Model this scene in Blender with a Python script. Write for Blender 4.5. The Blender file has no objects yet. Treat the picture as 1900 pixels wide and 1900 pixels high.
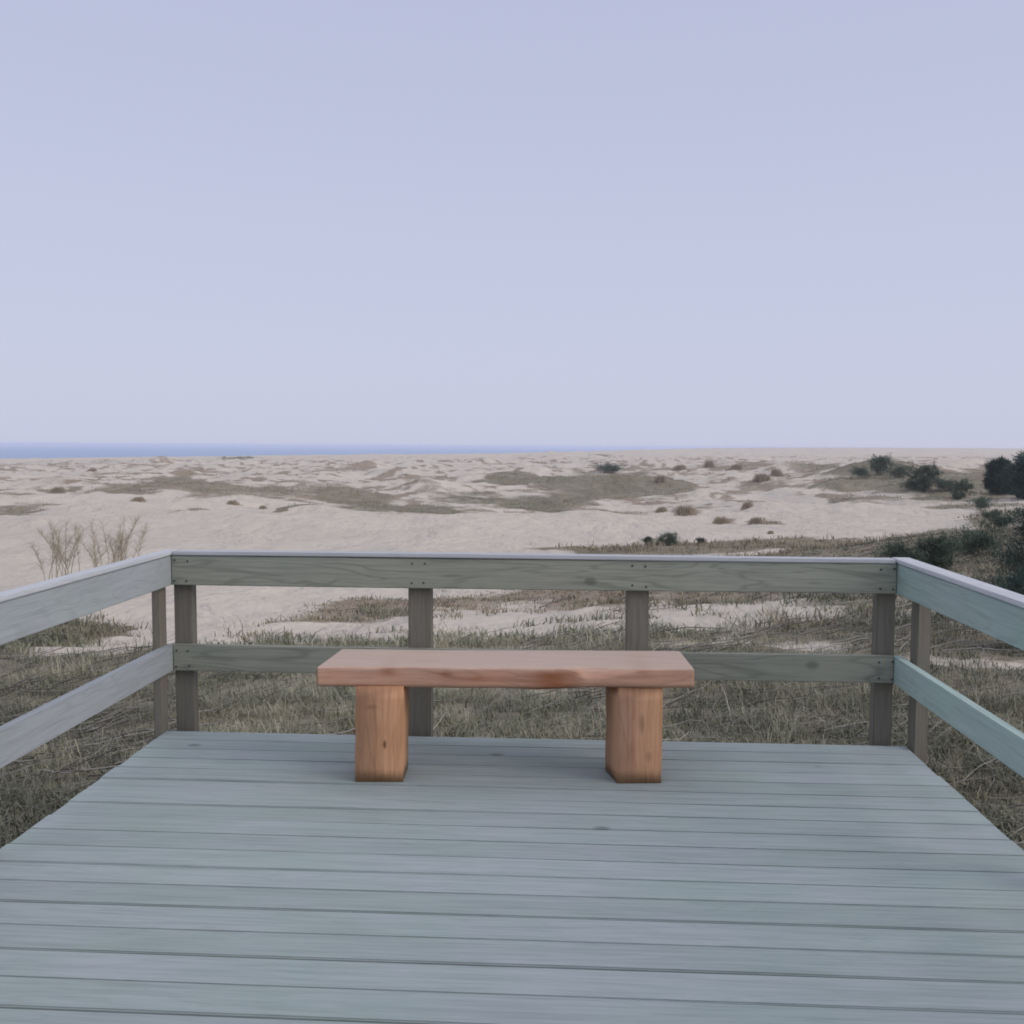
import bpy, bmesh, math, random
import numpy as np
from mathutils import Vector, Matrix, Euler

random.seed(7)
RNG = np.random.default_rng(11)
R = math.radians
scene = bpy.context.scene
COL = scene.collection

# ------------------------------------------------------------------ camera
F_PX, EYE = 1800.0, 1.5                       # focal length in units of a 1900 wide picture, eye height above deck
PITCH, YAW, ROLL = math.atan(122 / 1800), math.atan(100 / 1800), R(0.28)
cam_d = bpy.data.cameras.new('camera')
cam = bpy.data.objects.new('camera', cam_d)
COL.objects.link(cam)
cam_d.sensor_width = 36
cam_d.lens = 36 * F_PX / 1900
cam_d.clip_start = 0.05
cam_d.clip_end = 80000
cam.location = (0, 0, EYE)
cam.rotation_mode = 'QUATERNION'
cam.rotation_quaternion = (Matrix.Rotation(YAW, 4, 'Z') @ Matrix.Rotation(R(90) - PITCH, 4, 'X') @ Matrix.Rotation(ROLL, 4, 'Z')).to_quaternion()
scene.camera = cam

# ------------------------------------------------------------------ light
SUN_EL, SUN_AZ = R(26), R(112)                 # azimuth measured from +Y towards +X
world = bpy.data.worlds.new('World')
scene.world = world
world.use_nodes = True
wn, wl = world.node_tree.nodes, world.node_tree.links
wn.clear()
w_out = wn.new('ShaderNodeOutputWorld')
sky = wn.new('ShaderNodeTexSky')
sky.sky_type = 'NISHITA'
sky.sun_disc = False
sky.sun_elevation = SUN_EL
sky.sun_rotation = SUN_AZ
sky.air_density = 1.2
sky.dust_density = 3.0
bg1 = wn.new('ShaderNodeBackground')
bg1.inputs['Strength'].default_value = 0.06
wl.new(sky.outputs[0], bg1.inputs[0])
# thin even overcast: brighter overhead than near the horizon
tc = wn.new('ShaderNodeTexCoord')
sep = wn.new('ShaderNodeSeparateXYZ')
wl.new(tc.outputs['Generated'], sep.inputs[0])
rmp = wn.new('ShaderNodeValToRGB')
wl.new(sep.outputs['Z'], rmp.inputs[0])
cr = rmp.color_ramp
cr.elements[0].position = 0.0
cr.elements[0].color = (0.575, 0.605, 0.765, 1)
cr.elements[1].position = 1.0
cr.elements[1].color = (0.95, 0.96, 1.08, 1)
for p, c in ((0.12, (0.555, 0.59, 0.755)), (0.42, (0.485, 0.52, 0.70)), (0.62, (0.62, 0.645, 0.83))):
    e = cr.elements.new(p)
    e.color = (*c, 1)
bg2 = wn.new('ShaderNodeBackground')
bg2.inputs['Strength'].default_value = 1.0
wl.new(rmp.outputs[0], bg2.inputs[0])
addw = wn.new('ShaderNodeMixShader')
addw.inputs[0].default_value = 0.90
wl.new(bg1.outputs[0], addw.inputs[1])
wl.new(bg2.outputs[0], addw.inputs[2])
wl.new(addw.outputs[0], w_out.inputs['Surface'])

sun_d = bpy.data.lights.new('sun', 'SUN')
sun_d.energy = 1.3
sun_d.angle = R(35)
sun_d.color = (1.0, 0.92, 0.84)
sun = bpy.data.objects.new('sun', sun_d)
COL.objects.link(sun)
sd = Vector((math.sin(SUN_AZ) * math.cos(SUN_EL), math.cos(SUN_AZ) * math.cos(SUN_EL), math.sin(SUN_EL)))
sun.rotation_euler = sd.to_track_quat('Z', 'Y').to_euler()

scene.view_settings.view_transform = 'Standard'
scene.view_settings.look = 'None'
scene.view_settings.exposure = 0.12
scene.view_settings.gamma = 1.0
scene.cycles.use_denoising = True
scene.cycles.filter_width = 1.8
scene.cycles.max_bounces = 6
scene.cycles.volume_bounces = 1


# ------------------------------------------------------------------ small helpers
def tag(o, label=None, cat=None, group=None, kind=None):
    if label: o['label'] = label
    if cat: o['category'] = cat
    if group: o['group'] = group
    if kind: o['kind'] = kind
    return o


def empty(name, loc=(0, 0, 0), rz=0.0):
    o = bpy.data.objects.new(name, None)
    o.empty_display_size = 0.2
    o.location = loc
    o.rotation_euler = (0, 0, rz)
    COL.objects.link(o)
    return o


def link_mesh(name, me, mat, parent=None):
    o = bpy.data.objects.new(name, me)
    me.materials.append(mat)
    COL.objects.link(o)
    if parent: o.parent = parent
    return o


def np_mesh(name, verts, quads=None, tris=None, smooth=False, attrs=None):
    """mesh from numpy arrays"""
    me = bpy.data.meshes.new(name)
    nq = 0 if quads is None else len(quads)
    nt = 0 if tris is None else len(tris)
    me.vertices.add(len(verts))
    me.vertices.foreach_set('co', np.asarray(verts, np.float32).ravel())
    loops = []
    if nq: loops.append(np.asarray(quads, np.int32).ravel())
    if nt: loops.append(np.asarray(tris, np.int32).ravel())
    loops = np.concatenate(loops)
    me.loops.add(len(loops))
    me.loops.foreach_set('vertex_index', loops)
    me.polygons.add(nq + nt)
    starts = np.concatenate([np.arange(nq) * 4, nq * 4 + np.arange(nt) * 3]).astype(np.int32)
    me.polygons.foreach_set('loop_start', starts)
    me.update(calc_edges=True)
    if smooth:
        me.polygons.foreach_set('use_smooth', np.ones(nq + nt, bool))
    for k, v in (attrs or {}).items():
        a = me.attributes.new(k, 'FLOAT', 'POINT')
        a.data.foreach_set('value', np.asarray(v, np.float32))
    me.validate()
    return me


# numpy gradient noise
_perm = RNG.permutation(512)
_grad = RNG.uniform(0, 2 * np.pi, 512)


def pnoise(x, y):
    xi, yi = np.floor(x).astype(np.int64), np.floor(y).astype(np.int64)
    xf, yf = x - xi, y - yi
    u, v = xf * xf * xf * (xf * (xf * 6 - 15) + 10), yf * yf * yf * (yf * (yf * 6 - 15) + 10)

    def g(ix, iy, dx, dy):
        a = _grad[_perm[(_perm[ix & 511] + iy) & 511]]
        return np.cos(a) * dx + np.sin(a) * dy
    n0 = g(xi, yi, xf, yf) * (1 - u) + g(xi + 1, yi, xf - 1, yf) * u
    n1 = g(xi, yi + 1, xf, yf - 1) * (1 - u) + g(xi + 1, yi + 1, xf - 1, yf - 1) * u
    return (n0 * (1 - v) + n1 * v) * 1.5


def fbm(x, y, o=4, ridge=False):
    t, a, s = 0, 1.0, 0
    for k in range(o):
        n = pnoise(x * 2 ** k + 13.7 * k, y * 2 ** k - 7.3 * k)
        if ridge: n = 0.6 - 2 * np.abs(n)
        t = t + a * n
        s += a
        a *= 0.5
    return t / s


def sstep(a, b, x):
    t = np.clip((x - a) / (b - a), 0, 1)
    return t * t * (3 - 2 * t)


# ------------------------------------------------------------------ lie of the land
# heights (metres, deck = 0) in radial rows round the lookout; columns are bearings
BC = np.array([-1500, -300, 0, 250, 475, 700, 950, 1200, 1425, 1650, 1900, 2300, 3500.])
ROWS = [
 #  D     far L  L      0     250   475    700   950   1200  1425  1650  1900  R     far R
 (0.5,  [-1.0] * 13),
 (6,    [-1.0] * 13),
 (9,    [-1.2, -1.2, -1.2, -1.2, -1.15, -1.1, -1.1, -1.05, -1.05, -1.05, -1.1, -1.1, -1.0]),
 (14,   [-2.0, -1.9, -1.75, -1.75, -1.75, -1.6, -1.6, -1.55, -1.5, -1.4, -1.4, -1.3, -1.2]),
 (20,   [-3.0, -2.7, -2.5, -2.45, -2.4, -2.35, -2.3, -2.1, -2.0, -1.8, -1.5, -1.3, -1.2]),
 (28,   [-4.0, -3.6, -3.3, -3.2, -3.25, -3.2, -3.1, -2.75, -2.4, -1.5, -1.1, -0.8, -0.8]),
 (38,   [-5.2, -4.7, -4.1, -4.1, -4.2, -4.0, -3.95, -3.5, -3.0, -2.2, -1.5, -1.2, -1.0]),
 (50,   [-6.0, -5.3, -4.8, -4.8, -4.8, -4.6, -4.55, -4.2, -3.9, -3.3, -3.2, -2.5, -2.0]),
 (70,   [-6.8, -6.2, -5.7, -5.4, -5.4, -5.4, -5.2, -4.9, -4.8, -4.2, -4.0, -3.0, -2.5]),
 (100,  [-7.5, -6.8, -6.6, -6.0, -5.8, -5.6, -5.3, -5.2, -5.7, -5.0, -4.6, -4.0, -3.5]),
 (125,  [-8.0, -7.2, -7.4, -6.8, -6.6, -7.6, -8.6, -8.4, -7.0, -5.6, -5.2, -4.5, -4.0]),
 (170,  [-8.5, -7.8, -7.2, -6.8, -7.6, -8.8, -9.6, -9.2, -7.6, -5.0, -5.0, -4.5, -4.0]),
 (220,  [-9.5, -8.8, -7.6, -7.4, -8.0, -8.6, -9.4, -8.8, -7.4, -1.6, -4.5, -5.0, -4.0]),
 (260,  [-10., -9.4, -8.9, -8.0, -7.6, -7.9, -8.4, -8.0, -7.4, -3.0, -4.8, -5.0, -4.0]),
 (320,  [-11., -10.5, -10., -9.0, -8.3, -7.9, -6.7, -6.9, -7.2, -4.8, -4.8, -4.0, -4.0]),
 (400,  [-11., -10.5, -10., -9.6, -8.6, -9.4, -10., -8.6, -6.4, -5.2, -5.0, -4.0, -3.0]),
 (520,  [-11., -11., -10.5, -8.4, -8.0, -8.0, -8.2, -7.0, -5.6, -5.4, -5.0, -4.0, -3.0]),
 (700,  [-12., -11.5, -10.8, -9.2, -7.8, -6.4, -5.8, -4.4, -4.0, -4.2, -4.5, -4.0, -2.0]),
 (950,  [-14., -13.5, -13.5, -10.8, -8.9, -6.8, -5.4, -1.6, -1.2, -2.0, -3.0, -3.0, -1.0]),
 (1200, [-30., -30., -30., -27., -24., -20., -15., 0.4, 1.3, 0.8, -1.0, -1.0, 0.0]),
 (1600, [-34., -34., -34., -34., -34., -34., -34., -20., 0.8, 1.6, 1.4, 1.5, 1.5]),
 (2200, [-34., -34., -34., -34., -34., -34., -34., -34., -20., 0.0, 1.6, 1.6, 1.6]),
 (3000, [-34.] * 13),
]
_ld = np.log([r[0] for r in ROWS])
_tab = np.array([r[1] for r in ROWS])
_cg = np.linspace(BC[0], BC[-1], 240)
_dg = np.linspace(_ld[0], _ld[-1], 420)
_t1 = np.array([np.interp(_dg, _ld, _tab[:, j]) for j in range(len(BC))]).T
_tt = np.array([np.interp(_cg, BC, _t1[i]) for i in range(len(_dg))])


def _blur(a, s, ax):
    k = np.exp(-0.5 * (np.arange(-3 * s, 3 * s + 1) / s) ** 2)
    k /= k.sum()
    p = np.pad(a, [(3 * s, 3 * s) if i == ax else (0, 0) for i in range(2)], mode='edge')
    return np.apply_along_axis(lambda v: np.convolve(v, k, 'valid'), ax, p)


_tt = _blur(_blur(_tt, 3, 0), 5, 1)


def polar(x, y):
    """bearing column and depth of a spot as seen from the lookout"""
    r = np.hypot(x, y) + 1e-6
    az = np.arctan2(x, y) + YAW
    az = (az + np.pi) % (2 * np.pi) - np.pi
    a = np.clip(az, -R(53), R(53))
    return 950 + F_PX * np.tan(a), r * np.maximum(np.cos(a), 0.6), az


# single dunes and humps: bearing column, distance, half width, height, half length (metres), skew
MOUNDS = [(100, 200, 10, 2.0, 14, .3), (30, 260, 11, 1.8, 16, -.3), (290, 470, 17, 3.0, 24, .4), (480, 350, 14, 2.4, 20, .2),
          (600, 280, 13, 2.2, 18, -.3), (680, 420, 15, 3.4, 22, -.5), (790, 215, 9, 3.0, 14, .3), (900, 520, 22, 2.6, 26, 0), (1020, 640, 30, 3.2, 40, .2),
          (985, 330, 24, 3.0, 20, .2), (1150, 235, 17, 3.3, 18, -.2), (1200, 450, 18, 2.4, 22, .3), (1350, 420, 12, 2.4, 18, .2),
          (1460, 300, 13, 2.2, 18, .4), (1540, 170, 8, 1.5, 14, -.3), (1630, 215, 12, 2.4, 16, .3), (1720, 150, 9, 1.4, 13, .1), (1800, 260, 14, 2.6, 20, 0),
          (1420, 200, 8, 1.5, 12, .3), (1300, 190, 7, 1.3, 10, 0), (1250, 330, 10, 1.8, 14, .2),
          (560, 112, 7, .8, 10, .2), (230, 118, 10, 1.0, 12, -.2), (380, 190, 10, 1.6, 14, .3), (1275, 132, 5, .7, 7, 0), (1430, 122, 8, .9, 9, .2),
          (60, 90, 6, .8, 8, .3), (420, 80, 7, .5, 9, 0), (1600, 100, 7, .8, 9, -.2), (330, 260, 9, 1.6, 14, 0), (180, 330, 13, 2.0, 18, .3), (740, 300, 9, 1.8, 14, .2),
          (850, 90, 16, .5, 12, 0), (2000, 60, 9, 1.5, 12, 0)]
_mn = []
for (mc, mD, mw, mh, ml, msk) in MOUNDS:
    ma = math.atan((mc - 950) / F_PX)
    mr = mD / math.cos(ma)
    _mn.append((mr * math.sin(ma - YAW), mr * math.cos(ma - YAW), math.sin(ma - YAW), math.cos(ma - YAW), mw, mh, ml, msk))


def mounds(x, y):
    z = np.zeros_like(x)
    wx = x + 2.2 * fbm(x / 12, y / 12, 3)
    wy = y + 3.0 * fbm(x / 12 + 40, y / 12, 3)
    for (mx, my, ux, uy, mw, mh, ml, msk) in _mn:
        dx, dy = wx - mx, wy - my
        al = (dx * uy - dy * ux) / mw
        ac = (dx * ux + dy * uy) / ml + msk * al
        r2 = al * al + np.where(ac < 0, ac * ac * 2.6, ac * ac * .6)   # steeper face towards the lookout
        z = np.maximum(z, 0) + mh * np.exp(-np.clip(r2, 0, 30) ** .72 * 1.5)
    return z


def ground_z(x, y):
    x, y = np.asarray(x, float), np.asarray(y, float)
    c, D, az = polar(x, y)
    ci = np.clip((c - _cg[0]) / (_cg[-1] - _cg[0]) * (len(_cg) - 1), 0, len(_cg) - 1.001)
    di = np.clip((np.log(np.maximum(D, 0.5)) - _dg[0]) / (_dg[-1] - _dg[0]) * (len(_dg) - 1), 0, len(_dg) - 1.001)
    c0, d0 = ci.astype(int), di.astype(int)
    cf, df = ci - c0, di - d0
    z = (_tt[d0, c0] * (1 - cf) + _tt[d0, c0 + 1] * cf) * (1 - df) + (_tt[d0 + 1, c0] * (1 - cf) + _tt[d0 + 1, c0 + 1] * cf) * df
    # lumps and wind-blown ridges, larger the farther out they stand
    z = z + 0.16 * fbm(x / 1.9, y / 1.6, 3) * sstep(6, 10, D)
    z = z + 0.30 * fbm(x / 8, y / 8, 3) * sstep(14, 35, D)
    z = z + 0.50 * np.maximum(0, fbm(x / 9 + 31, y / 13, 3)) * sstep(80, 160, D) * (1 - .5 * sstep(500, 900, D))
    z = z + 1.15 * fbm(x / 26, y / 22, 4, True) * sstep(55, 130, D)
    z = z + 2.6 * fbm(x / 75, y / 60, 4, True) * sstep(130, 320, D) * (1 - 0.6 * sstep(500, 900, D))
    z = z + mounds(x, y)
    z = z + 0.5 * fbm(x / 200, y / 160, 3, True) * sstep(400, 800, D)
    return z


def sight(px, py):
    d = Vector(((px - 950), F_PX, -(py - 950)))
    m = cam.rotation_quaternion.to_matrix()
    v = m @ Vector((d.x, d.z, -d.y))
    return v.normalized()


_ts = np.exp(np.linspace(np.log(5.5), np.log(2600), 1600))


def spot(px, py):
    """where the line of sight to a picture position lands on the ground"""
    v = sight(px, py)
    X, Y, Z = v.x * _ts, v.y * _ts, EYE + v.z * _ts
    below = Z < ground_z(X, Y)
    i = int(np.argmax(below)) if below.any() else len(_ts) - 1
    return float(X[i]), float(Y[i]), float(ground_z(X[i], Y[i]))


# ------------------------------------------------------------------ materials
class NT:
    def __init__(self, name):
        self.m = bpy.data.materials.new(name)
        self.m.use_nodes = True
        self.n, self.l = self.m.node_tree.nodes, self.m.node_tree.links
        self.b = self.n['Principled BSDF']
        self.b.inputs['Specular IOR Level'].default_value = 0.2

    def new(self, t, **kw):
        nd = self.n.new(t)
        for k, v in kw.items(): setattr(nd, k, v)
        return nd

    def put(self, sock, v):
        if isinstance(v, bpy.types.NodeSocket): self.l.new(v, sock)
        else: sock.default_value = v

    def attr(self, name):
        return self.new('ShaderNodeAttribute', attribute_name=name).outputs['Fac']

    def math(self, op, a, b=0.0, clamp=False):
        nd = self.new('ShaderNodeMath', operation=op, use_clamp=clamp)
        self.put(nd.inputs[0], a)
        self.put(nd.inputs[1], b)
        return nd.outputs[0]

    def mapr(self, v, a, b, c=0.0, d=1.0):
        nd = self.new('ShaderNodeMapRange')
        nd.interpolation_type = 'SMOOTHSTEP'
        self.put(nd.inputs[0], v)
        for i, q in enumerate((a, b, c, d)): nd.inputs[i + 1].default_value = q
        return nd.outputs[0]

    def mix(self, f, a, b, mode='MIX'):
        nd = self.new('ShaderNodeMix', data_type='RGBA', blend_type=mode)
        self.put(nd.inputs[0], f)
        self.put(nd.inputs[6], a if isinstance(a, bpy.types.NodeSocket) else (*a, 1))
        self.put(nd.inputs[7], b if isinstance(b, bpy.types.NodeSocket) else (*b, 1))
        return nd.outputs[2]

    def noise(self, vec, scale, detail=4, rough=0.6, dist=0.0):
        nd = self.new('ShaderNodeTexNoise')
        self.put(nd.inputs['Vector'], vec)
        nd.inputs['Scale'].default_value = scale
        nd.inputs['Detail'].default_value = detail
        nd.inputs['Roughness'].default_value = rough
        nd.inputs['Distortion'].default_value = dist
        return nd.outputs['Fac']

    def mapping(self, vec, scale, loc=None):
        nd = self.new('ShaderNodeVectorMath', operation='MULTIPLY')
        self.put(nd.inputs[0], vec)
        nd.inputs[1].default_value = scale
        if loc is None: return nd.outputs[0]
        cb = self.new('ShaderNodeCombineXYZ')
        for i in range(3): self.put(cb.inputs[i], loc)
        ad = self.new('ShaderNodeVectorMath', operation='ADD')
        self.l.new(nd.outputs[0], ad.inputs[0])
        self.l.new(cb.outputs[0], ad.inputs[1])
        return ad.outputs[0]

    def bump(self, h, s, dist):
        nd = self.new('ShaderNodeBump')
        nd.inputs['Strength'].default_value = s
        nd.inputs['Distance'].default_value = dist
        self.put(nd.inputs['Height'], h)
        self.l.new(nd.outputs[0], self.b.inputs['Normal'])


def wood(name, base, alt, dark, axis='X', grain=0.5, knots=0.8, rough=0.85, bleach=None, spots=(), ring=0.5, patch=0.5, alt_spread=0.25, stain=None, vary=0.13):
    t = NT(name)
    obj = t.new('ShaderNodeTexCoord').outputs['Object']
    bid = t.math('MULTIPLY', t.attr('bid'), 37.0)
    k = {'X': 0, 'Y': 1, 'Z': 2}[axis]
    s1 = [22.0] * 3; s1[k] = 0.9
    s2 = [6.0] * 3; s2[k] = 0.55
    s3 = [1.0] * 3; s3[k] = 0.35
    fine = t.noise(t.mapping(obj, s1, bid), 3.0, 5, 0.65)
    broad = t.noise(t.mapping(obj, s2, bid), 1.5, 3, 0.5, 0.6)
    # growth rings: contour lines of a stretched noise field
    ringv = t.math('FRACT', t.math('MULTIPLY', broad, 9.0))
    ringl = t.mapr(t.math('ABSOLUTE', t.math('SUBTRACT', ringv, 0.5)), 0.30, 0.5)
    patchn = t.noise(t.mapping(obj, (1, 1, 1), bid), 1.7, 4, 0.6)
    c = t.mix(t.mapr(patchn, 0.5 - alt_spread, 0.5 + alt_spread, 0, patch), base, alt)
    c = t.mix(t.mapr(fine, 0.35, 0.75, 0, grain), c, dark)
    c = t.mix(t.math('MULTIPLY', ringl, ring * 0.5), c, dark)
    # board to board difference
    hv = t.new('ShaderNodeHueSaturation')
    t.l.new(c, hv.inputs['Color'])
    t.put(hv.inputs['Value'], t.mapr(t.attr('bid'), 0, 1, 1 - vary, 1 + vary))
    c = hv.outputs[0]
    if bleach:
        c = t.mix(t.math('MULTIPLY', t.attr('bleach'), .8), c, t.mix(t.mapr(fine, .35, .75, 0, .5), bleach, tuple(q * .8 for q in bleach)))
    for (sx_, sy_, sz_, rx_, rz_, am_) in spots:
        off_ = t.new('ShaderNodeVectorMath', operation='SUBTRACT')
        t.l.new(obj, off_.inputs[0])
        off_.inputs[1].default_value = (sx_, sy_, sz_)
        sc_ = t.new('ShaderNodeVectorMath', operation='MULTIPLY')
        t.l.new(off_.outputs[0], sc_.inputs[0])
        sc_.inputs[1].default_value = (1 / rx_, 12, 1 / rz_)
        ln_ = t.new('ShaderNodeVectorMath', operation='LENGTH')
        t.l.new(sc_.outputs[0], ln_.inputs[0])
        c = t.mix(t.math('MULTIPLY', t.mapr(t.math('ADD', ln_.outputs['Value'], t.math('MULTIPLY', fine, .5)), .5, 1.5, 1, 0), am_), c, tuple(q * .38 for q in dark))
    if stain:
        c = t.mix(t.math('MULTIPLY', t.attr('stain'), t.mapr(fine, .2, .8, .75, 1.0)), c, stain)
    # knots
    s4 = [1.0] * 3; s4[k] = 0.62
    vo = t.new('ShaderNodeTexVoronoi')
    vo.inputs['Scale'].default_value = 3.0
    t.l.new(t.mapping(obj, s4, bid), vo.inputs['Vector'])
    kn = t.mapr(vo.outputs['Distance'], 0.035, 0.085, 1, 0)
    rr = t.new('ShaderNodeSeparateColor')
    t.l.new(vo.outputs['Color'], rr.inputs[0])
    kn = t.math('MULTIPLY', kn, t.mapr(rr.outputs[0], 0.25, 0.5))
    kd = tuple(v * 0.45 for v in dark)
    c = t.mix(t.math('MULTIPLY', kn, knots), c, kd)
    t.l.new(c, t.b.inputs['Base Color'])
    t.b.inputs['Roughness'].default_value = rough
    t.bump(t.math('ADD', t.math('MULTIPLY', fine, 0.7), t.math('MULTIPLY', ringl, -0.3)), 0.35, 0.004)
    return t.m


GB, GA, GD = (0.255, 0.285, 0.262), (0.285, 0.300, 0.300), (0.150, 0.165, 0.150)
M_deck = wood('weathered_deck_wood', (0.31, 0.375, 0.35), (0.355, 0.39, 0.40), (0.205, 0.25, 0.24), 'X', 0.55, 0.55, ring=0.35, patch=1.0, alt_spread=0.2, vary=0.06)
M_railX = wood('weathered_rail_wood', (0.285, 0.305, 0.245), (0.33, 0.335, 0.28), (0.15, 0.16, 0.13), 'X', 0.5, 0.5, ring=1.0, patch=0.9)
M_railY = wood('weathered_side_rail_wood', (0.315, 0.345, 0.345), (0.345, 0.36, 0.385), (0.22, 0.24, 0.24), 'Y', 0.5, 0.6, ring=0.6, patch=0.9)
M_railG = wood('green_tinged_side_rail_wood', (0.33, 0.44, 0.395), (0.37, 0.44, 0.42), (0.23, 0.30, 0.275), 'Y', 0.5, 0.5, ring=0.6, patch=0.9)
M_capX = wood('weathered_cap_wood', (0.50, 0.52, 0.53), (0.56, 0.57, 0.59), (0.36, 0.37, 0.39), 'X', 0.45, 0.4, ring=0.3)
M_capY = wood('weathered_side_cap_wood', (0.50, 0.52, 0.53), (0.56, 0.57, 0.59), (0.36, 0.37, 0.39), 'Y', 0.45, 0.4, ring=0.3)
M_post = wood('weathered_post_wood', (0.19, 0.178, 0.145), (0.215, 0.20, 0.17), (0.11, 0.10, 0.082), 'Z', 0.5, 0.5, ring=0.4)
M_joist = wood('joist_wood', (0.14, 0.135, 0.115), (0.18, 0.17, 0.15), (0.08, 0.075, 0.065), 'Y', 0.5, 0.4)
M_seat = wood('oiled_seat_wood', (0.57, 0.355, 0.255), (0.50, 0.26, 0.165), (0.30, 0.15, 0.09), 'X', 0.55, 0.0, 0.6, ring=0.6, patch=0.75, alt_spread=0.2, stain=(0.24, 0.085, 0.035), bleach=(0.485, 0.395, 0.325))
M_leg = wood('oiled_leg_wood', (0.575, 0.345, 0.21), (0.50, 0.265, 0.145), (0.31, 0.15, 0.078), 'Z', 0.55, 0.9, 0.6, ring=0.6, patch=0.7, alt_spread=0.2, spots=[(-.545, -.155, .17, .009, .022, .9), (-.60, -.155, .34, .03, .012, .3), (.60, -.145, .27, .014, .05, .45), (.63, -.145, .12, .02, .03, .3)])


# ------------------------------------------------------------------ carpentry
def board(bm, x0, x1, y0, y1, z0, z1, bevel=0.004, warp=0.0, axis=0, seg=1, bid=None, skew=(0, 0)):
    """a sawn board, eased edges, slightly warped along its length; bid gives it its own grain"""
    lay = bm.verts.layers.float.get('bid') or bm.verts.layers.float.new('bid')
    b = random.random() if bid is None else bid
    t = bmesh.new()
    tl = t.verts.layers.float.new('bid')
    lo, hi = [x0, y0, z0], [x1, y1, z1]
    rings = []
    oth = [i for i in range(3) if i != axis]
    ph = random.random() * 6
    for s in range(seg + 1):
        f = s / seg
        p = [0, 0, 0]
        p[axis] = lo[axis] + (hi[axis] - lo[axis]) * f
        w = warp * math.sin(ph + f * 5.0)
        ring = []
        for (a, c) in ((0, 0), (1, 0), (1, 1), (0, 1)):
            q = list(p)
            q[oth[0]] = (hi if a else lo)[oth[0]] + w * 0.5
            q[oth[1]] = (hi if c else lo)[oth[1]] + w
            ring.append(t.verts.new(q))
        rings.append(ring)
    for s in range(seg):
        for i in range(4):
            t.faces.new((rings[s][i], rings[s][(i + 1) % 4], rings[s + 1][(i + 1) % 4], rings[s + 1][i]))
    t.faces.new(rings[0][::-1])
    t.faces.new(rings[-1])
    bmesh.ops.recalc_face_normals(t, faces=t.faces)
    if bevel:
        es = [e for e in t.edges if len(e.link_faces) == 2 and e.calc_face_angle(0) > 0.6]
        bmesh.ops.bevel(t, geom=es, offset=bevel, segments=2, affect='EDGES')
    mp = {}
    for v in t.verts:
        n = bm.verts.new(v.co)
        n[lay] = b
        mp[v] = n
    for f_ in t.faces:
        bm.faces.new([mp[v] for v in f_.verts])
    t.free()


def finish(bm, name, mat, parent, off=(0, 0, 0)):
    me = bpy.data.meshes.new(name)
    bmesh.ops.translate(bm, verts=bm.verts, vec=(-off[0], -off[1], -off[2]))
    bm.to_mesh(me)
    bm.free()
    o = link_mesh(name, me, mat, parent)
    o.location = off
    return o


XL, XR, YB = -2.082, 1.722, 4.905            # deck edges
DECK_FRONT = -1.6

deck = empty('viewing_deck', (-0.18, 1.7, 0))
tag(deck, 'weathered grey timber deck of wide boards running across, under the bench', 'deck')
off0 = (-deck.location.x, -deck.location.y, 0)
bm = bmesh.new()
y = YB
gaps = [1.2, 1.5, 3, 7.5, 3, 1.8, 5, 1.2, 5, 2, 1.2, 8, 7, 1.5, 9, 3, 8, 3, 2, 6]
shade = [.5, .35, .55, .8, .3, .5, .75, .45, .6, .3, .72, .85, .25, .6, .35, .7, .45, .3, .6, .5]
i = 0
DZ = []
while y > DECK_FRONT:
    g = gaps[i % 20] / 1000
    h = random.uniform(-0.0015, 0.0015)
    board(bm, XL + random.uniform(-.006, .006), XR + random.uniform(-.006, .006), y - 0.1465 + g, y, -0.045 + h, h, 0.004, 0.0012, 0, 14, bid=shade[i % 20] + random.uniform(-.04, .04))
    y -= 0.1465
    i += 1
bmesh.ops.translate(bm, verts=bm.verts, vec=off0)
finish(bm, 'deck_boards', M_deck, deck)
bm = bmesh.new()
for xx in (-2.04, -1.44, -0.84, -0.24, 0.36, 0.96, 1.53):
    board(bm, xx, xx + 0.045, DECK_FRONT, YB - 0.05, -0.20, -0.048, 0.003)
bmesh.ops.translate(bm, verts=bm.verts, vec=off0)
finish(bm, 'joists', M_joist, deck)
for xx in (-1.9, -0.2, 1.5):
    for yy in (0.2, 4.55):
        bm = bmesh.new()
        board(bm, xx, xx + 0.12, yy, yy + 0.12, -1.5, -0.203, 0.004, axis=2)
        bmesh.ops.translate(bm, verts=bm.verts, vec=off0)
        finish(bm, 'support_post', M_post, deck)
rail = empty('timber_railing', (-0.18, 4.9, 0))
tag(rail, 'weathered grey two-rail timber railing enclosing the deck on three sides', 'railing')
RO = (0.18, -4.9, 0)


def rail_part(name, mat, boxes, seg=8, axis=0, warp=0.0015):
    b_ = bmesh.new()
    for bx in boxes:
        board(b_, *bx, bevel=0.004, warp=warp, axis=axis, seg=seg)
    bmesh.ops.translate(b_, verts=b_.verts, vec=RO)
    return finish(b_, name, mat, rail)


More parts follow.
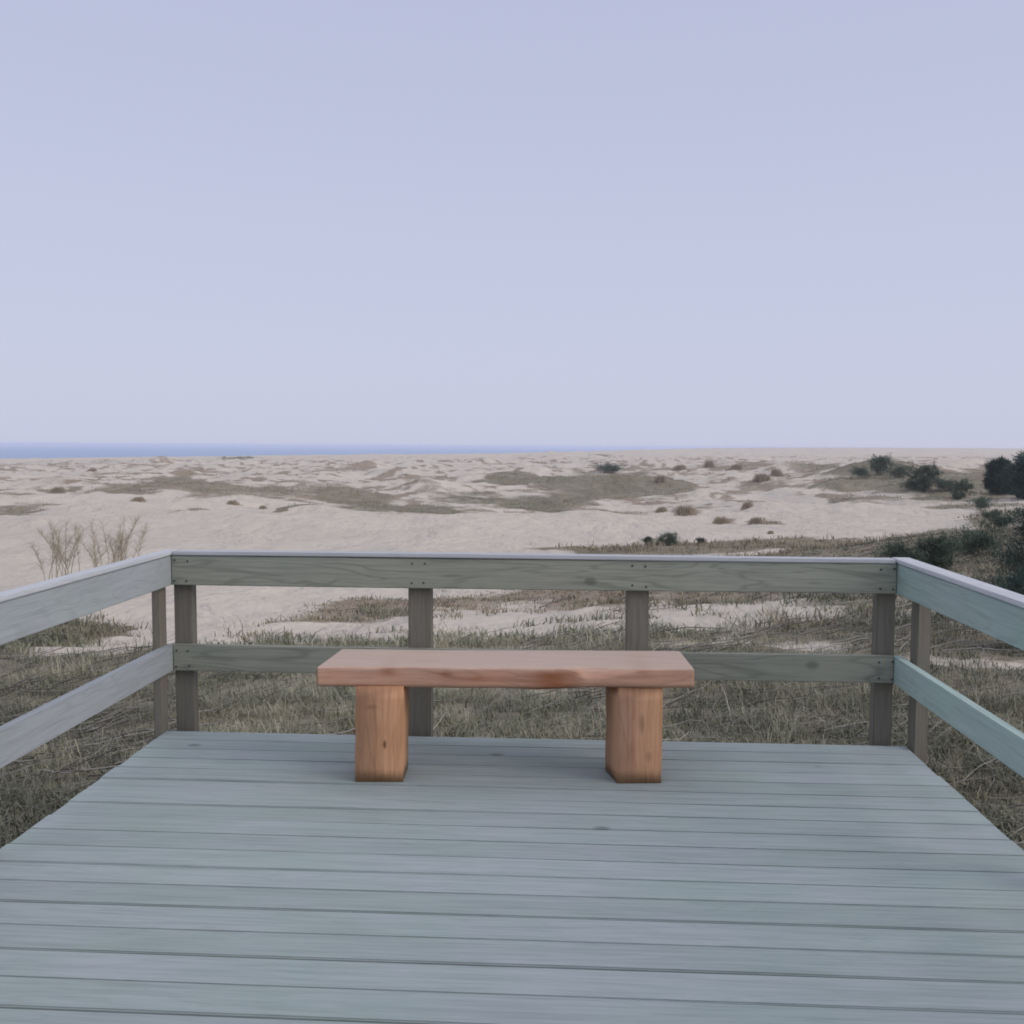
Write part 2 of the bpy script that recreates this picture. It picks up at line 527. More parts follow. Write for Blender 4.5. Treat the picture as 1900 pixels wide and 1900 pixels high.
XLi, XRi = -2.045, 1.652                      # inner faces of the side rails
END_TOP = rail_part('top_rail', M_railX, [(XLi + .002, XRi - .002, 4.900, 4.945, .772, .926)])
END_LOW = rail_part('lower_rail', M_railX, [(XLi + .002, XRi - .002, 4.900, 4.945, .320, .456)])
rail_part('handrail', M_capX, [(XLi + .010, XRi - .010, 4.893, 4.985, .928, .948)])
for xa, xb, ca, cb in ((XLi - .045, XLi, XLi - .062, XLi + .007), (XRi, XRi + .045, XRi - .007, XRi + .085)):
    side_m = M_railY if xa < 0 else M_railG
    rail_part('top_rail', side_m, [(xa, xb, DECK_FRONT, 4.944, .770, .925)], axis=1, seg=16)
    rail_part('lower_rail', side_m, [(xa, xb, DECK_FRONT, 4.944, .318, .455)], axis=1, seg=16)
    rail_part('handrail', M_capY, [(ca, cb, DECK_FRONT, 4.987, .9275, .9485)], axis=1, seg=16)
for x0, x1 in ((-2.052, -1.958), (-.812, -.695), (.316, .428), (1.572, 1.664)):
    rail_part('post', M_post, [(x0, x1, 4.948, 5.02 if abs(x0) > 1 else 5.045, -1.5, .922)], axis=2, seg=4)
for yy in (4.83, 3.25, 1.65, 0.05):
    rail_part('post', M_post, [(-2.122, -2.0845, yy, yy + .095, -1.5, .922)], axis=2, seg=4)
    rail_part('post', M_post, [(1.735, 1.800, yy, yy + .095, -1.5, .922)], axis=2, seg=4)


# bolt heads where the posts stand behind the end rails
bmb = bmesh.new()
bmesh.ops.create_cone(bmb, cap_ends=True, segments=10, radius1=0.0060, radius2=0.0045, depth=0.004, matrix=Matrix.Rotation(R(90), 4, 'X'))
bolt_me = bpy.data.meshes.new('bolt_head')
bmb.to_mesh(bolt_me)
bmb.free()
t = NT('dull_steel')
t.b.inputs['Base Color'].default_value = (0.07, 0.065, 0.06, 1)
t.b.inputs['Roughness'].default_value = 0.6
bolt_me.materials.append(t.m)
for er in (END_TOP, END_LOW):
    zs = (.797, .900) if er is END_TOP else (.345, .430)
    for px_ in (-1.995, -.755, .372, 1.605):
        for zz in zs:
            for dx in (-.032, .034):
                o = bpy.data.objects.new('bolt_head', bolt_me)
                COL.objects.link(o)
                o.parent = er
                o.location = (px_ + dx + random.uniform(-.005, .005) + RO[0], 4.8985 + RO[1], zz + random.uniform(-.004, .004))


# ------------------------------------------------------------------ bench
bench = empty('wooden_bench', (-0.26, 4.38, 0.002), R(3.0))
tag(bench, 'reddish brown bench of one thick slab on two square block legs', 'bench')


def prism_leg(poly, top, bid, lean=0.0):
    b_ = bmesh.new()
    lay = b_.verts.layers.float.new('bid')
    n = 7
    rings = []
    for s in range(n + 1):
        f = s / n
        ring = []
        for (px_, py_) in poly:
            j = 0.0025
            v = b_.verts.new((px_ + lean * f + random.uniform(-j, j), py_ + random.uniform(-j, j), 0.0 + top * f))
            ring.append(v)
        rings.append(ring)
    m = len(poly)
    for s in range(n):
        for q in range(m):
            b_.faces.new((rings[s][q], rings[s][(q + 1) % m], rings[s + 1][(q + 1) % m], rings[s + 1][q]))
    b_.faces.new(rings[0][::-1])
    b_.faces.new(rings[-1])
    es = [e for e in b_.edges if len(e.link_faces) == 2 and e.calc_face_angle(0) > 0.7]
    bmesh.ops.bevel(b_, geom=es, offset=0.004, segments=2, affect='EDGES')
    for v in b_.verts: v[lay] = bid
    for f_ in b_.faces: f_.smooth = True
    bmesh.ops.translate(b_, verts=b_.verts, vec=(0.26, -4.36, 0))
    return b_


for poly, bid, ln in (([(-.936, 4.205), (-.727, 4.210), (-.722, 4.42), (-.93, 4.415)], .55, .004),
                      ([(.233, 4.212), (.430, 4.218), (.425, 4.43), (.196, 4.39)], .4, .0)):
    o = finish(prism_leg(poly, 0.432, bid, ln), 'leg', M_leg, bench)
    o.modifiers.new('normals', 'WEIGHTED_NORMAL')

# slab: cross-sections along its length, with a wane (natural edge) on the front right
bm = bmesh.new()
lay = bm.verts.layers.float.new('bid')
stl = bm.verts.layers.float.new('stain')
bll = bm.verts.layers.float.new('bleach')
L0, L1, SEG = -1.106, .568, 140
secs = []
for s in range(SEG + 1):
    f = s / SEG
    x = L0 + (L1 - L0) * f
    wob = 0.004 * math.sin(x * 7 + 1) + 0.003 * math.sin(x * 17)
    wane = math.exp(-((x - .10) / (.055 if x < .10 else .17)) ** 2)                  # scoop where the bark edge bites in
    small = math.exp(-((x + .85) / .05) ** 2) * .3
    top, bot = .520, .430 + 0.004 * math.sin(x * 5 + 2) - 0.009 * math.exp(-((x + .10) / .2) ** 2) + .006 * sstep(.05, .3, x)
    yf = 4.206 + wob - .012 * math.exp(-((x + .12) / .14) ** 2) + .006 * math.sin(x * 9 + 2)
    ybk = 4.585 + 0.006 * math.sin(x * 4)
    ch = 0.005 + 0.040 * wane + 0.012 * small + 0.004 * abs(math.sin(x * 9))
    cd = 0.006 + 0.040 * wane + 0.006 * small
    sec = [(ybk, bot), (ybk, top - .008), (ybk - .008, top), (yf + cd + .03, top), (yf + cd, top - .001 - .002 * wane),
           (yf + cd * .45, top - ch * .35), (yf + cd * .12, top - ch * .75), (yf, top - ch), (yf - .001, (top - ch) * .7 + (bot + .022) * .3), (yf, (top - ch) * .35 + (bot + .022) * .65), (yf + .001, bot + .022), (yf + .002, bot + .011), (yf + .012, bot)]
    ring = []
    for (yy, zz) in sec:
        v = bm.verts.new((x + (yy - 4.19) * (0.11 * max(0, 1 - f * 4) - .0 * f), yy, zz))
        v[lay] = 0.5
        face = 1.0 if yy < yf + .06 else 0.0
        e1 = 1.25 * math.exp(-((x + .06) / .13) ** 2) * sstep(.516, .497, zz) * face * (1 - sstep(.03, .085, x))
        e2 = .95 * math.exp(-(((x + .79) / .034) ** 2 + ((zz - .500) / .014) ** 2)) * face
        e3 = .8 * math.exp(-(((x + .535) / .032) ** 2 + ((zz - .488) / .012) ** 2)) * face
        e4 = .55 * math.exp(-(((x + .40) / .14) ** 2 + ((zz - .475) / .014) ** 2)) * face
        e5 = .6 * math.exp(-(((x - .34) / .04) ** 2 + ((zz - .505) / .012) ** 2)) * face
        v[bll] = 1.0 if zz > top - .004 and yy > yf + cd * .8 else (.35 if zz > top - .02 else 0.0)
        v[stl] = float(min(1, .8 * e1 + e2 + e3 + e4 + e5))
        ring.append(v)
    secs.append(ring)
for s in range(SEG):
    m = len(secs[0])
    for q in range(m):
        f_ = bm.faces.new((secs[s][q], secs[s][(q + 1) % m], secs[s + 1][(q + 1) % m], secs[s + 1][q]))
        f_.smooth = True
bm.faces.new(secs[0][::-1])
bm.faces.new(secs[-1])
bmesh.ops.recalc_face_normals(bm, faces=bm.faces)
bmesh.ops.translate(bm, verts=bm.verts, vec=(0.26, -4.36, 0))
es = [e for e in bm.edges if len(e.link_faces) == 2 and e.calc_face_angle(0) > 1.2]
bmesh.ops.bevel(bm, geom=es, offset=0.005, segments=2, affect='EDGES')
o = finish(bm, 'seat', M_seat, bench)
o.modifiers.new('normals', 'WEIGHTED_NORMAL')

# ------------------------------------------------------------------ plant cover map (world-fixed ellipses)
# picture-space notes: centre x, centre y, half width, half height, amount, redness
NOTES = [
 (985, 886, 90, 11, 1.0, .1), (1180, 903, 108, 22, 1.0, .1), (1080, 900, 110, 26, .55, .1), (900, 926, 130, 12, .55, .0),
 (1010, 938, 95, 12, .95, .0), (1060, 925, 60, 12, .8, .2), (1130, 948, 90, 6, .5, .0), (760, 942, 140, 12, .62, .0),
 (660, 925, 100, 12, .6, .2), (670, 868, 42, 9, .6, .8), (630, 872, 60, 10, .4, .4), (790, 900, 35, 28, .38, .3),
 (290, 862, 42, 5, .5, .8), (345, 895, 66, 12, .95, .2), (385, 905, 64, 14, .8, .3), (510, 908, 55, 9, .9, .3), (470, 912, 150, 17, .5, .3), (600, 915, 110, 14, .6, .25), (250, 905, 80, 10, .6, .3),
 (240, 910, 45, 7, .8, .1), (115, 893, 75, 10, .45, .6), (115, 910, 30, 5, .6, .2), (30, 945, 60, 12, .5, .1),
 (30, 905, 70, 8, .3, .8), (170, 945, 100, 10, .22, .5), (350, 945, 40, 4, .5, .3), (540, 945, 40, 5, .7, .0), (590, 900, 60, 10, .4, .2),
 (440, 848, 30, 2, .9, .0), (105, 861, 30, 2, .6, .5),
 (1130, 871, 32, 8, 1.0, .2), (1220, 866, 40, 6, .5, .5), (1120, 845, 30, 2, .6, .3), (1265, 869, 20, 5, .7, .4), (960, 862, 60, 5, .3, .9),
 (1330, 865, 30, 8, .6, .5), (1370, 872, 24, 6, .8, .2), (1420, 862, 50, 8, .6, .5), (1450, 878, 40, 8, .5, .6), (1320, 892, 50, 4, .4, .5),
 (1410, 890, 30, 8, .5, .5), (1520, 865, 60, 13, .7, .2), (1620, 862, 70, 18, 1.0, .1), (1700, 890, 110, 24, .85, .0), (1590, 900, 80, 16, .7, .1), (1800, 905, 90, 20, .8, .0), (1480, 890, 60, 8, .5, .4),
 (1750, 920, 110, 16, .5, .1), (1600, 925, 80, 7, .6, .1), (1850, 880, 80, 26, .6, .1), (1780, 940, 90, 5, .5, .1), (1480, 935, 160, 7, .22, .3),
 (1850, 965, 60, 14, .9, .1), (1390, 955, 60, 8, .3, .5), (1600, 965, 80, 10, .25, .8), (1270, 950, 30, 9, .5, .6),
 (1335, 966, 24, 6, .5, .6), (1410, 967, 40, 6, .5, .4), (1230, 1003, 36, 10, .5, .1), (1740, 1010, 180, 24, 1.0, .1), (1880, 1040, 120, 60, 1.0, .0),
 (1540, 1013, 90, 7, .9, .1), (1300, 1016, 230, 8, 1.0, .3), (1120, 1020, 150, 4, .8, .3), (1620, 1080, 160, 60, .75, .0),
 (560, 895, 300, 30, .18, .3), (1450, 1060, 220, 36, .6, .1),
 (330, 1005, 90, 6, .18, .6), (620, 1000, 80, 8, .12, .1), (450, 985, 90, 5, .2, .4),
]


def note_ellipse(n):
    cx, cy, hw, hh, amt, red = n
    x, y_, z = spot(cx, cy)
    d = math.hypot(x, y_)
    xu, yu, _ = spot(cx, cy - hh)
    xl, yl, _ = spot(cx, cy + hh)
    du, dl = math.hypot(xu, yu), math.hypot(xl, yl)
    a = hw * d / F_PX
    b = max((du - dl) / 2, a * 0.35)
    b = min(b, a * 4 + 20)
    dc = (du + dl) / 2 if (du - dl) < 8 * a + 40 else d
    ux, uy = x / d, y_ / d
    return (ux * dc, uy * dc, ux, uy, a, b, amt, red)


ELL = [note_ellipse(n) for n in NOTES]


def cover(x, y_):
    """plant cover 0..1 and redness 0..1 at world spots"""
    x, y_ = np.asarray(x, float), np.asarray(y_, float)
    c, D, az = polar(x, y_)
    v = np.zeros_like(x)
    red = np.zeros_like(x)
    wsum = np.full_like(x, 1e-6)
    wx = x + D * 0.03 * fbm(x / (D * .06 + 1e-3) * 0 + x / 9, y_ / 9, 3)
    wy = y_ + D * 0.10 * fbm(x / 11 + 50, y_ / 11, 3)
    for (ex, ey, ux, uy, a, b, amt, rd) in ELL:
        dx, dy = wx - ex, wy - ey
        al = (dx * uy - dy * ux) / a
        ac = (dx * ux + dy * uy) / b
        q = np.exp(-np.clip((al * al + ac * ac), 0, 30) ** 1.6 * .8)
        v = np.maximum(v, amt * q)
        red += rd * q * amt
        wsum += q * amt
    red = red / wsum
    # thin scattered growth over the dune field; its brown also paints in relief shading
    sp_n = fbm(x / 14 + 9, y_ / 22, 4, True)
    sp = np.clip(.46 * sstep(.0, .38, sp_n) + .30 * sstep(.0, .5, fbm(x / 6, y_ / 9 + 77, 3)) + .3 * sstep(.1, .5, fbm(x / 38 + 5, y_ / 60, 3)), 0, .62) * sstep(110, 150, D) * (1 - sstep(520, 800, D))
    red = np.where(sp > v, .65, red)
    v = np.maximum(v, sp)
    # scrub round the lookout: how far out it reaches at each bearing
    reach = np.interp(c, [-400, 0, 200, 330, 500, 640, 800, 950, 1100, 1250, 1400, 1650, 1900, 2400],
                      [30, 27, 24, 17, 23, 30, 34, 36, 40, 46, 47, 50, 55, 60])
    reach = reach * (1 + .16 * fbm(x / 5, y_ / 5, 3))
    near = 1 - sstep(reach * .86, reach * 1.06, D)
    # a bright bare strip of sand crosses the scrub
    strip = np.exp(-((D - np.interp(c, [0, 300, 600, 900, 1150, 1400, 1700], [15.5, 19, 20, 22, 21.5, 19.2, 22])) / np.interp(c, [0, 400, 650, 850, 1100, 1250, 1500, 1900], [.9, 3.4, 4.2, 5.4, 5.0, 3.0, 2.2, 1.0])) ** 2)
    nz = fbm(x / 3.2, y_ / 2.0, 4)
    amt = 0.98 - 0.95 * strip * np.interp(c, [0, 350, 900, 1200, 1600, 1900], [.85, .9, 1.0, .9, .8, .4])
    amt = amt * np.interp(c, [0, 400, 600, 1000, 1200, 1900], [1., 1.0, .9, .80, 1., 1.])
    amt = np.clip(amt + (.75 + .35 * sstep(1000, 1300, c)) * nz * sstep(8, 12, D) - .08 - .38 * sstep(1150, 1350, c) * (1 - sstep(26, 34, D)) * sstep(10, 14, D), 0, 1)
    v = np.maximum(v, near * amt)
    red = red * (1 - near) + near * np.clip(.1 + .9 * sstep(16, 26, D) * np.interp(c, [0, 500, 1000, 1300, 1900], [.5, .8, .9, .45, .2]), 0, 1)
    return np.clip(v, 0, 1), np.clip(red, 0, 1)


# ------------------------------------------------------------------ ground
t = NT('dune_sand')
geo = t.new('ShaderNodeNewGeometry').outputs['Position']
veg, redn = t.attr('cover'), t.attr('red')
n_f = t.noise(geo, 3.5, 5, 0.7)
n_m = t.noise(geo, 0.35, 5, 0.65)
n_l = t.noise(geo, 0.035, 4, 0.6)
sand = t.mix(t.mapr(n_l, .35, .65), (0.59, 0.53, 0.44), (0.535, 0.485, 0.405))
sand = t.mix(t.mapr(n_m, .4, .75, 0, .45), sand, (0.48, 0.41, 0.345))
sand = t.mix(t.mapr(n_f, .45, .8, 0, .35), sand, (0.40, 0.345, 0.285))
moss = t.mix(t.mapr(n_f, .3, .7), (0.205, 0.185, 0.115), (0.11, 0.102, 0.062))
moss = t.mix(redn, moss, (0.31, 0.235, 0.175))
mixn = t.math('ADD', t.math('MULTIPLY', n_f, .55), t.math('MULTIPLY', n_m, .45))
thr = t.math('SUBTRACT', t.math('ADD', t.math('MULTIPLY', veg, 1.25), mixn), 0.95)
msk = t.math('MULTIPLY', t.mapr(thr, -0.14, 0.18, 0, .95), t.mapr(t.noise(geo, 0.12, 5, 0.7), .35, .6, .84, 1.0))
msk = t.math('MULTIPLY', msk, t.mapr(veg, 0.03, 0.22))
colr = t.mix(msk, sand, moss)
t.l.new(colr, t.b.inputs['Base Color'])
t.b.inputs['Roughness'].default_value = 0.95
n_h = t.noise(t.mapping(geo, (1.0, 0.6, 1.0)), 0.16, 5, 0.62, 0.4)
t.bump(t.math('ADD', t.math('MULTIPLY', n_f, .10), t.math('ADD', t.math('MULTIPLY', n_m, .25), t.math('MULTIPLY', n_h, 1.6))), 1.0, 1.0)
M_sand = t.m

az_f = np.linspace(-R(44), R(44), 900)
az_b = np.linspace(R(44), 2 * np.pi - R(44), 150)[1:-1]
azs = np.concatenate([az_f, az_b]) - YAW
rs = np.concatenate([np.exp(np.linspace(np.log(1.0), np.log(60), 330)), np.exp(np.linspace(np.log(60), np.log(3200), 560))[1:]])
A, RR = np.meshgrid(azs, rs)
X, Y_ = RR * np.sin(A), RR * np.cos(A)
Z = ground_z(X.ravel(), Y_.ravel())
cv, rd = cover(X.ravel(), Y_.ravel())
V = np.column_stack([X.ravel(), Y_.ravel(), Z])
nr, na = X.shape
ii = np.arange(nr - 1)[:, None] * na
jj = np.arange(na)[None, :]
j2 = (jj + 1) % na
quads = np.stack([ii + jj, ii + j2, ii + na + j2, ii + na + jj], -1).reshape(-1, 4)[:, ::-1]
V = np.vstack([V, [[0, 0, -1.0]]])
cidx = len(V) - 1
tris = np.stack([np.full(na, cidx), np.arange(na), (np.arange(na) + 1) % na], -1)[:, ::-1]
me = np_mesh('ground', V, quads, tris, True, {'cover': np.append(cv, 1), 'red': np.append(rd, 0)})
tag(link_mesh('ground', me, M_sand), kind='structure')

# ------------------------------------------------------------------ sea
t = NT('sea_water')
geo = t.new('ShaderNodeNewGeometry').outputs['Position']
wn1 = t.noise(t.mapping(geo, (1, 1, 1)), 0.02, 4, 0.6)
t.l.new(t.mix(wn1, (0.24, 0.345, 0.50), (0.27, 0.37, 0.52)), t.b.inputs['Base Color'])
t.b.inputs['Roughness'].default_value = 0.75
t.b.inputs['Specular IOR Level'].default_value = 0.08
M_sea = t.m
ang = np.linspace(0, 2 * np.pi, 97)[:-1]
rr = np.array([600, 1500, 4000, 10000, 26000.])
V = np.array([(r * math.sin(a), r * math.cos(a), -20.0) for r in rr for a in ang])
q = np.array([(i * 96 + j, i * 96 + (j + 1) % 96, (i + 1) * 96 + (j + 1) % 96, (i + 1) * 96 + j) for i in range(4) for j in range(96)])[:, ::-1]
tag(link_mesh('sea', np_mesh('sea', V, q), M_sea), kind='structure')


# ------------------------------------------------------------------ plants
def leaf_mat(name, dark, light, warm=None, rough=0.8):
    t = NT(name)
    a = t.attr('tint')
    c = t.mix(a, dark, light)
    if warm: c = t.mix(t.mapr(t.attr('warm'), .0, 1.0), c, warm)
    t.l.new(c, t.b.inputs['Base Color'])
    t.b.inputs['Roughness'].default_value = rough
    return t.m


def blades(name, P, h, w, spread, mat, tint, warm, lean=(0.0, 0.0), lean_amt=0.4, droop=0.5, wind=0.0):
    """grass blades: one curved tapering strip per root point"""
    n = len(P)
    a = RNG.uniform(0, 2 * np.pi, n)
    l = np.abs(RNG.normal(0, lean_amt, n))
    dx = np.cos(a) * l + lean[0]
    dy = np.sin(a) * l + lean[1]
    root = P + np.column_stack([RNG.normal(0, 1, n) * spread, RNG.normal(0, 1, n) * spread, np.zeros(n)])
    root[:, 2] -= 0.02 * h / .3
    b = RNG.uniform(0, 2 * np.pi, n)
    sx, sy = np.cos(b) * w / 2, np.sin(b) * w / 2
    s = np.column_stack([sx, sy, np.zeros(n)])
    mid = root + np.column_stack([dx * h * .35, dy * h * .35, h * .6])
    tip = root + np.column_stack([dx * h * 1.1, dy * h * 1.1, h * (1 - droop * np.minimum(np.hypot(dx, dy), 1) * .6)])
    V = np.stack([root - s, root + s, mid + s * .7, mid - s * .7, tip], 1).reshape(-1, 3)
    k = np.arange(n) * 5
    quads = np.column_stack([k, k + 1, k + 2, k + 3])
    tris = np.column_stack([k + 3, k + 2, k + 4])
    me = np_mesh(name, V, quads, tris, False, {'tint': np.repeat(tint, 5), 'warm': np.repeat(warm, 5)})
    return link_mesh(name, me, mat)


def scatter(n, c0, c1, d0, d1, power=1.0):
    """random ground spots between two bearings and two distances"""
    col = RNG.uniform(c0, c1, n)
    D = d0 * (d1 / d0) ** (RNG.uniform(0, 1, n) ** power)
    az = np.arctan((col - 950) / F_PX) - YAW
    r = D / np.cos(az + YAW)
    return r * np.sin(az), r * np.cos(az), D


def on_deck(x, y_, m=0.05):
    return (x > XL - m - .1) & (x < XR + m + .15) & (y_ < YB + m + .1) & (y_ > DECK_FRONT)


M_grass = leaf_mat('dry_grass_blades', (0.18, 0.185, 0.13), (0.50, 0.465, 0.345), (0.38, 0.31, 0.215))
M_heath = leaf_mat('heath_leaves', (0.070, 0.078, 0.055), (0.30, 0.305, 0.215), (0.27, 0.22, 0.15))
M_marram = leaf_mat('dune_grass_blades', (0.17, 0.16, 0.11), (0.30, 0.28, 0.20), (0.36, 0.27, 0.195))

# near scrub in tufts: low dark heath underneath, paler grass standing through it
for nm, mat, nt, per, hh, ww, d0, d1, sp, la in (
        ('heath', M_heath, 9000, 16, .15, .012, 5.2, 20, .09, .9),
        ('heath', M_heath, 11000, 14, .22, .030, 16, 56, .16, .9),
        ('grass', M_grass, 5200, 12, .30, .0055, 5.2, 17, .06, .45),
        ('grass', M_grass, 6500, 10, .34, .012, 14, 54, .12, .5)):
    x, y_, D = scatter(nt, -380, 2280, d0, d1, .8)
    cv, rd = cover(x, y_)
    keep = (RNG.uniform(0, 1, nt) < cv * (1.0 if nm == 'heath' else .8)) & ~on_deck(x, y_)
    if nm == 'grass':
        keep &= fbm(x / 1.8, y_ / 1.8, 2) > -.12
    x, y_, cv, rd = x[keep], y_[keep], cv[keep], rd[keep]
    c_s = polar(x, y_)[0]
    x, y_, cv, rd = [np.repeat(q_, per) for q_ in (x, y_, cv, rd)]
    P = np.column_stack([x, y_, ground_z(x, y_)])
    n = len(P)
    patch = np.clip(.5 + .9 * fbm(x / 1.4, y_ / 1.4, 3), 0, 1)
    h = hh * RNG.uniform(.4, 1.3, n) * (.45 + 1.2 * patch ** 1.5)
    big = np.clip(.5 + 1.1 * fbm(x / 4.2 + 20, y_ / 2.6, 3), 0, 1)
    h *= 1 - .5 * sstep(20, 32, np.hypot(x, y_))
    tint = np.clip(RNG.beta(1.6, 2.2, n) * .55 + patch * .25 + (big - .4) * .6 - .22 * sstep(1350, 1550, np.repeat(c_s, per)) * sstep(22, 30, np.hypot(x, y_)) + .16 * sstep(300, 500, np.repeat(c_s, per)) * (1 - sstep(1500, 1700, np.repeat(c_s, per))), 0, 1)
    warm = np.clip(rd * .7 + RNG.uniform(-.2, .25, n) + .9 * (fbm(x / 3 + 70, y_ / 2, 3) - .12), 0, 1)
    o = blades(nm, P, h, ww * RNG.uniform(.6, 1.3, n), sp, mat, tint, warm, lean=(-.22, -.05) if nm == 'grass' else (0, 0), lean_amt=la * (2.2 if nm == 'grass' else 1.3), droop=1.1 if nm == 'grass' else .5)
    tag(o, {'heath': 'low dark grey-green heath covering the ground around the deck', 'grass': 'pale dry grass blades standing up through the dark heath'}[nm], nm, kind='stuff')

# fallen sticks and creeping stems in the scrub
M_stick = leaf_mat('bleached_sticks', (0.07, 0.06, 0.05), (0.38, 0.355, 0.32))


def tubes(paths, sides=4):
    """list of (points Nx3, radii N, tint) -> verts, quads, tint"""
    VV, QQ, TT = [], [], []
    base = 0
    for pts, rad, tn in paths:
        pts = np.asarray(pts, float)
        n = len(pts)
        tan = np.gradient(pts, axis=0)
        tan /= np.linalg.norm(tan, axis=1)[:, None] + 1e-9
        ref = np.where(np.abs(tan[:, 2:3]) > .9, np.array([[1., 0, 0]]), np.array([[0, 0, 1.]]))
        u = np.cross(tan, ref)
        u /= np.linalg.norm(u, axis=1)[:, None] + 1e-9
        v = np.cross(tan, u)
        th = np.arange(sides) / sides * 2 * np.pi
        ring = pts[:, None, :] + (u[:, None, :] * np.cos(th)[None, :, None] + v[:, None, :] * np.sin(th)[None, :, None]) * np.asarray(rad)[:, None, None]
        VV.append(ring.reshape(-1, 3))
        a = (np.arange(n - 1)[:, None] * sides + np.arange(sides)[None, :])
        b = (np.arange(n - 1)[:, None] * sides + (np.arange(sides)[None, :] + 1) % sides)
        QQ.append(np.stack([a, b, b + sides, a + sides], -1).reshape(-1, 4) + base)
        TT.append(np.full(n * sides, tn))
        base += n * sides
    return np.vstack(VV), np.vstack(QQ), np.concatenate(TT)


def sticks(n, c0, c1, d0, d1, ln, rad):
    x, y_, D = scatter(n, c0, c1, d0, d1)
    cv, _ = cover(x, y_)
    out = []
    for k in range(n):
        if cv[k] < .35 or on_deck(x[k], y_[k], .3): continue
        a = random.gauss(0, .45) + (0 if random.random() < .8 else 1.2)
        L = random.uniform(.4, 1.0) * ln * (1 + D[k] * .02)
        m = 6
        s = np.linspace(-.5, .5, m) * L
        bend = random.uniform(-.8, .8) * L
        px_ = x[k] + s * math.cos(a) + (s / L) ** 2 * bend * -math.sin(a)
        py_ = y_[k] + s * math.sin(a) + (s / L) ** 2 * bend * math.cos(a)
        if on_deck(px_, py_, .05).any(): continue
        pz = ground_z(px_, py_) + .04 + np.linspace(0, random.uniform(.02, .22), m) + np.random.default_rng(k).uniform(-.01, .02, m)
        r0 = rad * random.uniform(.5, 1.2) * (1 + D[k] * .03)
        out.append((np.column_stack([px_, py_, pz]), np.linspace(r0, r0 * .35, m), random.betavariate(1.2, 1.4)))
    return out


st = sticks(300, -350, 800, 5.3, 16, .7, .005) + sticks(620, 1000, 2250, 5.3, 24, .7, .0055) + sticks(420, 1100, 2200, 13, 40, 1.1, .009) + sticks(300, -300, 330, 7, 20, .9, .006) + sticks(110, 600, 1200, 6, 30, .8, .006)
V, Q, T = tubes(st, 4)
o = link_mesh('brushwood', np_mesh('brushwood', V, Q, None, True, {'tint': T}), M_stick)
tag(o, 'bleached and dark fallen sticks strewn over the scrub around the deck', 'brushwood', kind='stuff')

# marram grass on the dunes
x, y_, D = scatter(90000, -380, 2280, 40, 700, .8)
cv, rd = cover(x, y_)
keep = RNG.uniform(0, 1, len(x)) < np.clip(cv * 1.5 - .5, 0, 1) * (.25 + .75 * (fbm(x / 5, y_ / 5, 2) > -.05))
x, y_, D, cv, rd = [q_[keep] for q_ in (x, y_, D, cv, rd)]
per = 4
x, y_, D, cv, rd = [np.repeat(q_, per) for q_ in (x, y_, D, cv, rd)]
n = len(x)
h = RNG.uniform(.12, .45, n) * (1 + .5 * sstep(120, 400, D))
P = np.column_stack([x, y_, ground_z(x, y_)])
o = blades('marram_grass', P, h, RNG.uniform(.6, 1.3, n) * (.03 + D * .0005), .3, M_marram, np.clip(RNG.beta(2, 2, n), 0, 1), np.clip(rd + RNG.uniform(-.15, .15, n), 0, 1), lean_amt=.7)
tag(o, 'brownish marram grass covering patches of the sand dunes', 'grass', kind='stuff')


# ---- shrubs and pines
def shrub_mesh(seed, height, radius, n_limb, needles, needle_len, needle_w, shape='round', lean=(0, 0), clump=14, upright=.5):
    """returns (limb verts, quads, tint) and (needle verts, tris, tint) in local metres"""
    g = np.random.default_rng(seed)
    paths = [(np.array([[0, 0, -.1], [lean[0] * .3, lean[1] * .3, height * .35], [lean[0] * .7, lean[1] * .7, height * .7], [lean[0], lean[1], height * .97]]),
              np.array([.045, .035, .02, .006]) * height / 1.6, .4)]
    tips = []
    for k in range(n_limb):
        f = g.uniform(.0, .95)
        a = g.uniform(0, 2 * np.pi)
        if shape == 'pine':
            rr_ = radius * (1.05 - .75 * f) * g.uniform(.6, 1.15)
        else:
            rr_ = radius * math.sqrt(max(.05, 1 - (f - .35) ** 2 / .5)) * g.uniform(.5, 1.1)
        b0 = np.array([lean[0] * f, lean[1] * f, height * f * .85])
        e = b0 + np.array([math.cos(a) * rr_, math.sin(a) * rr_, rr_ * upright * g.uniform(.3, 1.2)])
        m = (b0 + e) / 2 + np.array([0, 0, -.06 * rr_])
        paths.append((np.array([b0, m, e]), np.array([.014, .009, .004]) * height / 1.6, .4))
        for s in np.linspace(.3, 1.0, 4):
            p = b0 + (e - b0) * s
            for _ in range(2):
                tips.append((p + g.normal(0, .09 * radius, 3), (e - b0) / (np.linalg.norm(e - b0) + 1e-6)))
    for _ in range(6):
        tips.append((np.array([lean[0], lean[1], height * .9]) + g.normal(0, .07 * radius, 3), np.array([0, 0, 1.])))
    V, T, tn = [], [], []
    base = 0
    per_ = max(6, needles // len(tips))
    for p, d in tips:
        tone = g.uniform(0, 1)
        for _ in range(per_):
            q0 = p + g.normal(0, .075 * radius, 3)
            q0[2] = max(q0[2], 0.0)
            dd = d * .6 + g.normal(0, .55, 3) + np.array([0, 0, .45])
            dd /= np.linalg.norm(dd)
            sd_ = np.cross(dd, g.normal(0, 1, 3))
            sd_ /= np.linalg.norm(sd_)
            L = needle_len * g.uniform(.6, 1.3)
            w_ = needle_w * g.uniform(.7, 1.3)
            V += [q0 - sd_ * w_ * .5, q0 + sd_ * w_ * .5, q0 + dd * L]
            T.append((base, base + 1, base + 2))
            tn += [min(1, max(0, tone * .7 + g.uniform(-.1, .4)))] * 3
            base += 3
    return tubes(paths, 5), (np.array(V), np.array(T), np.array(tn))


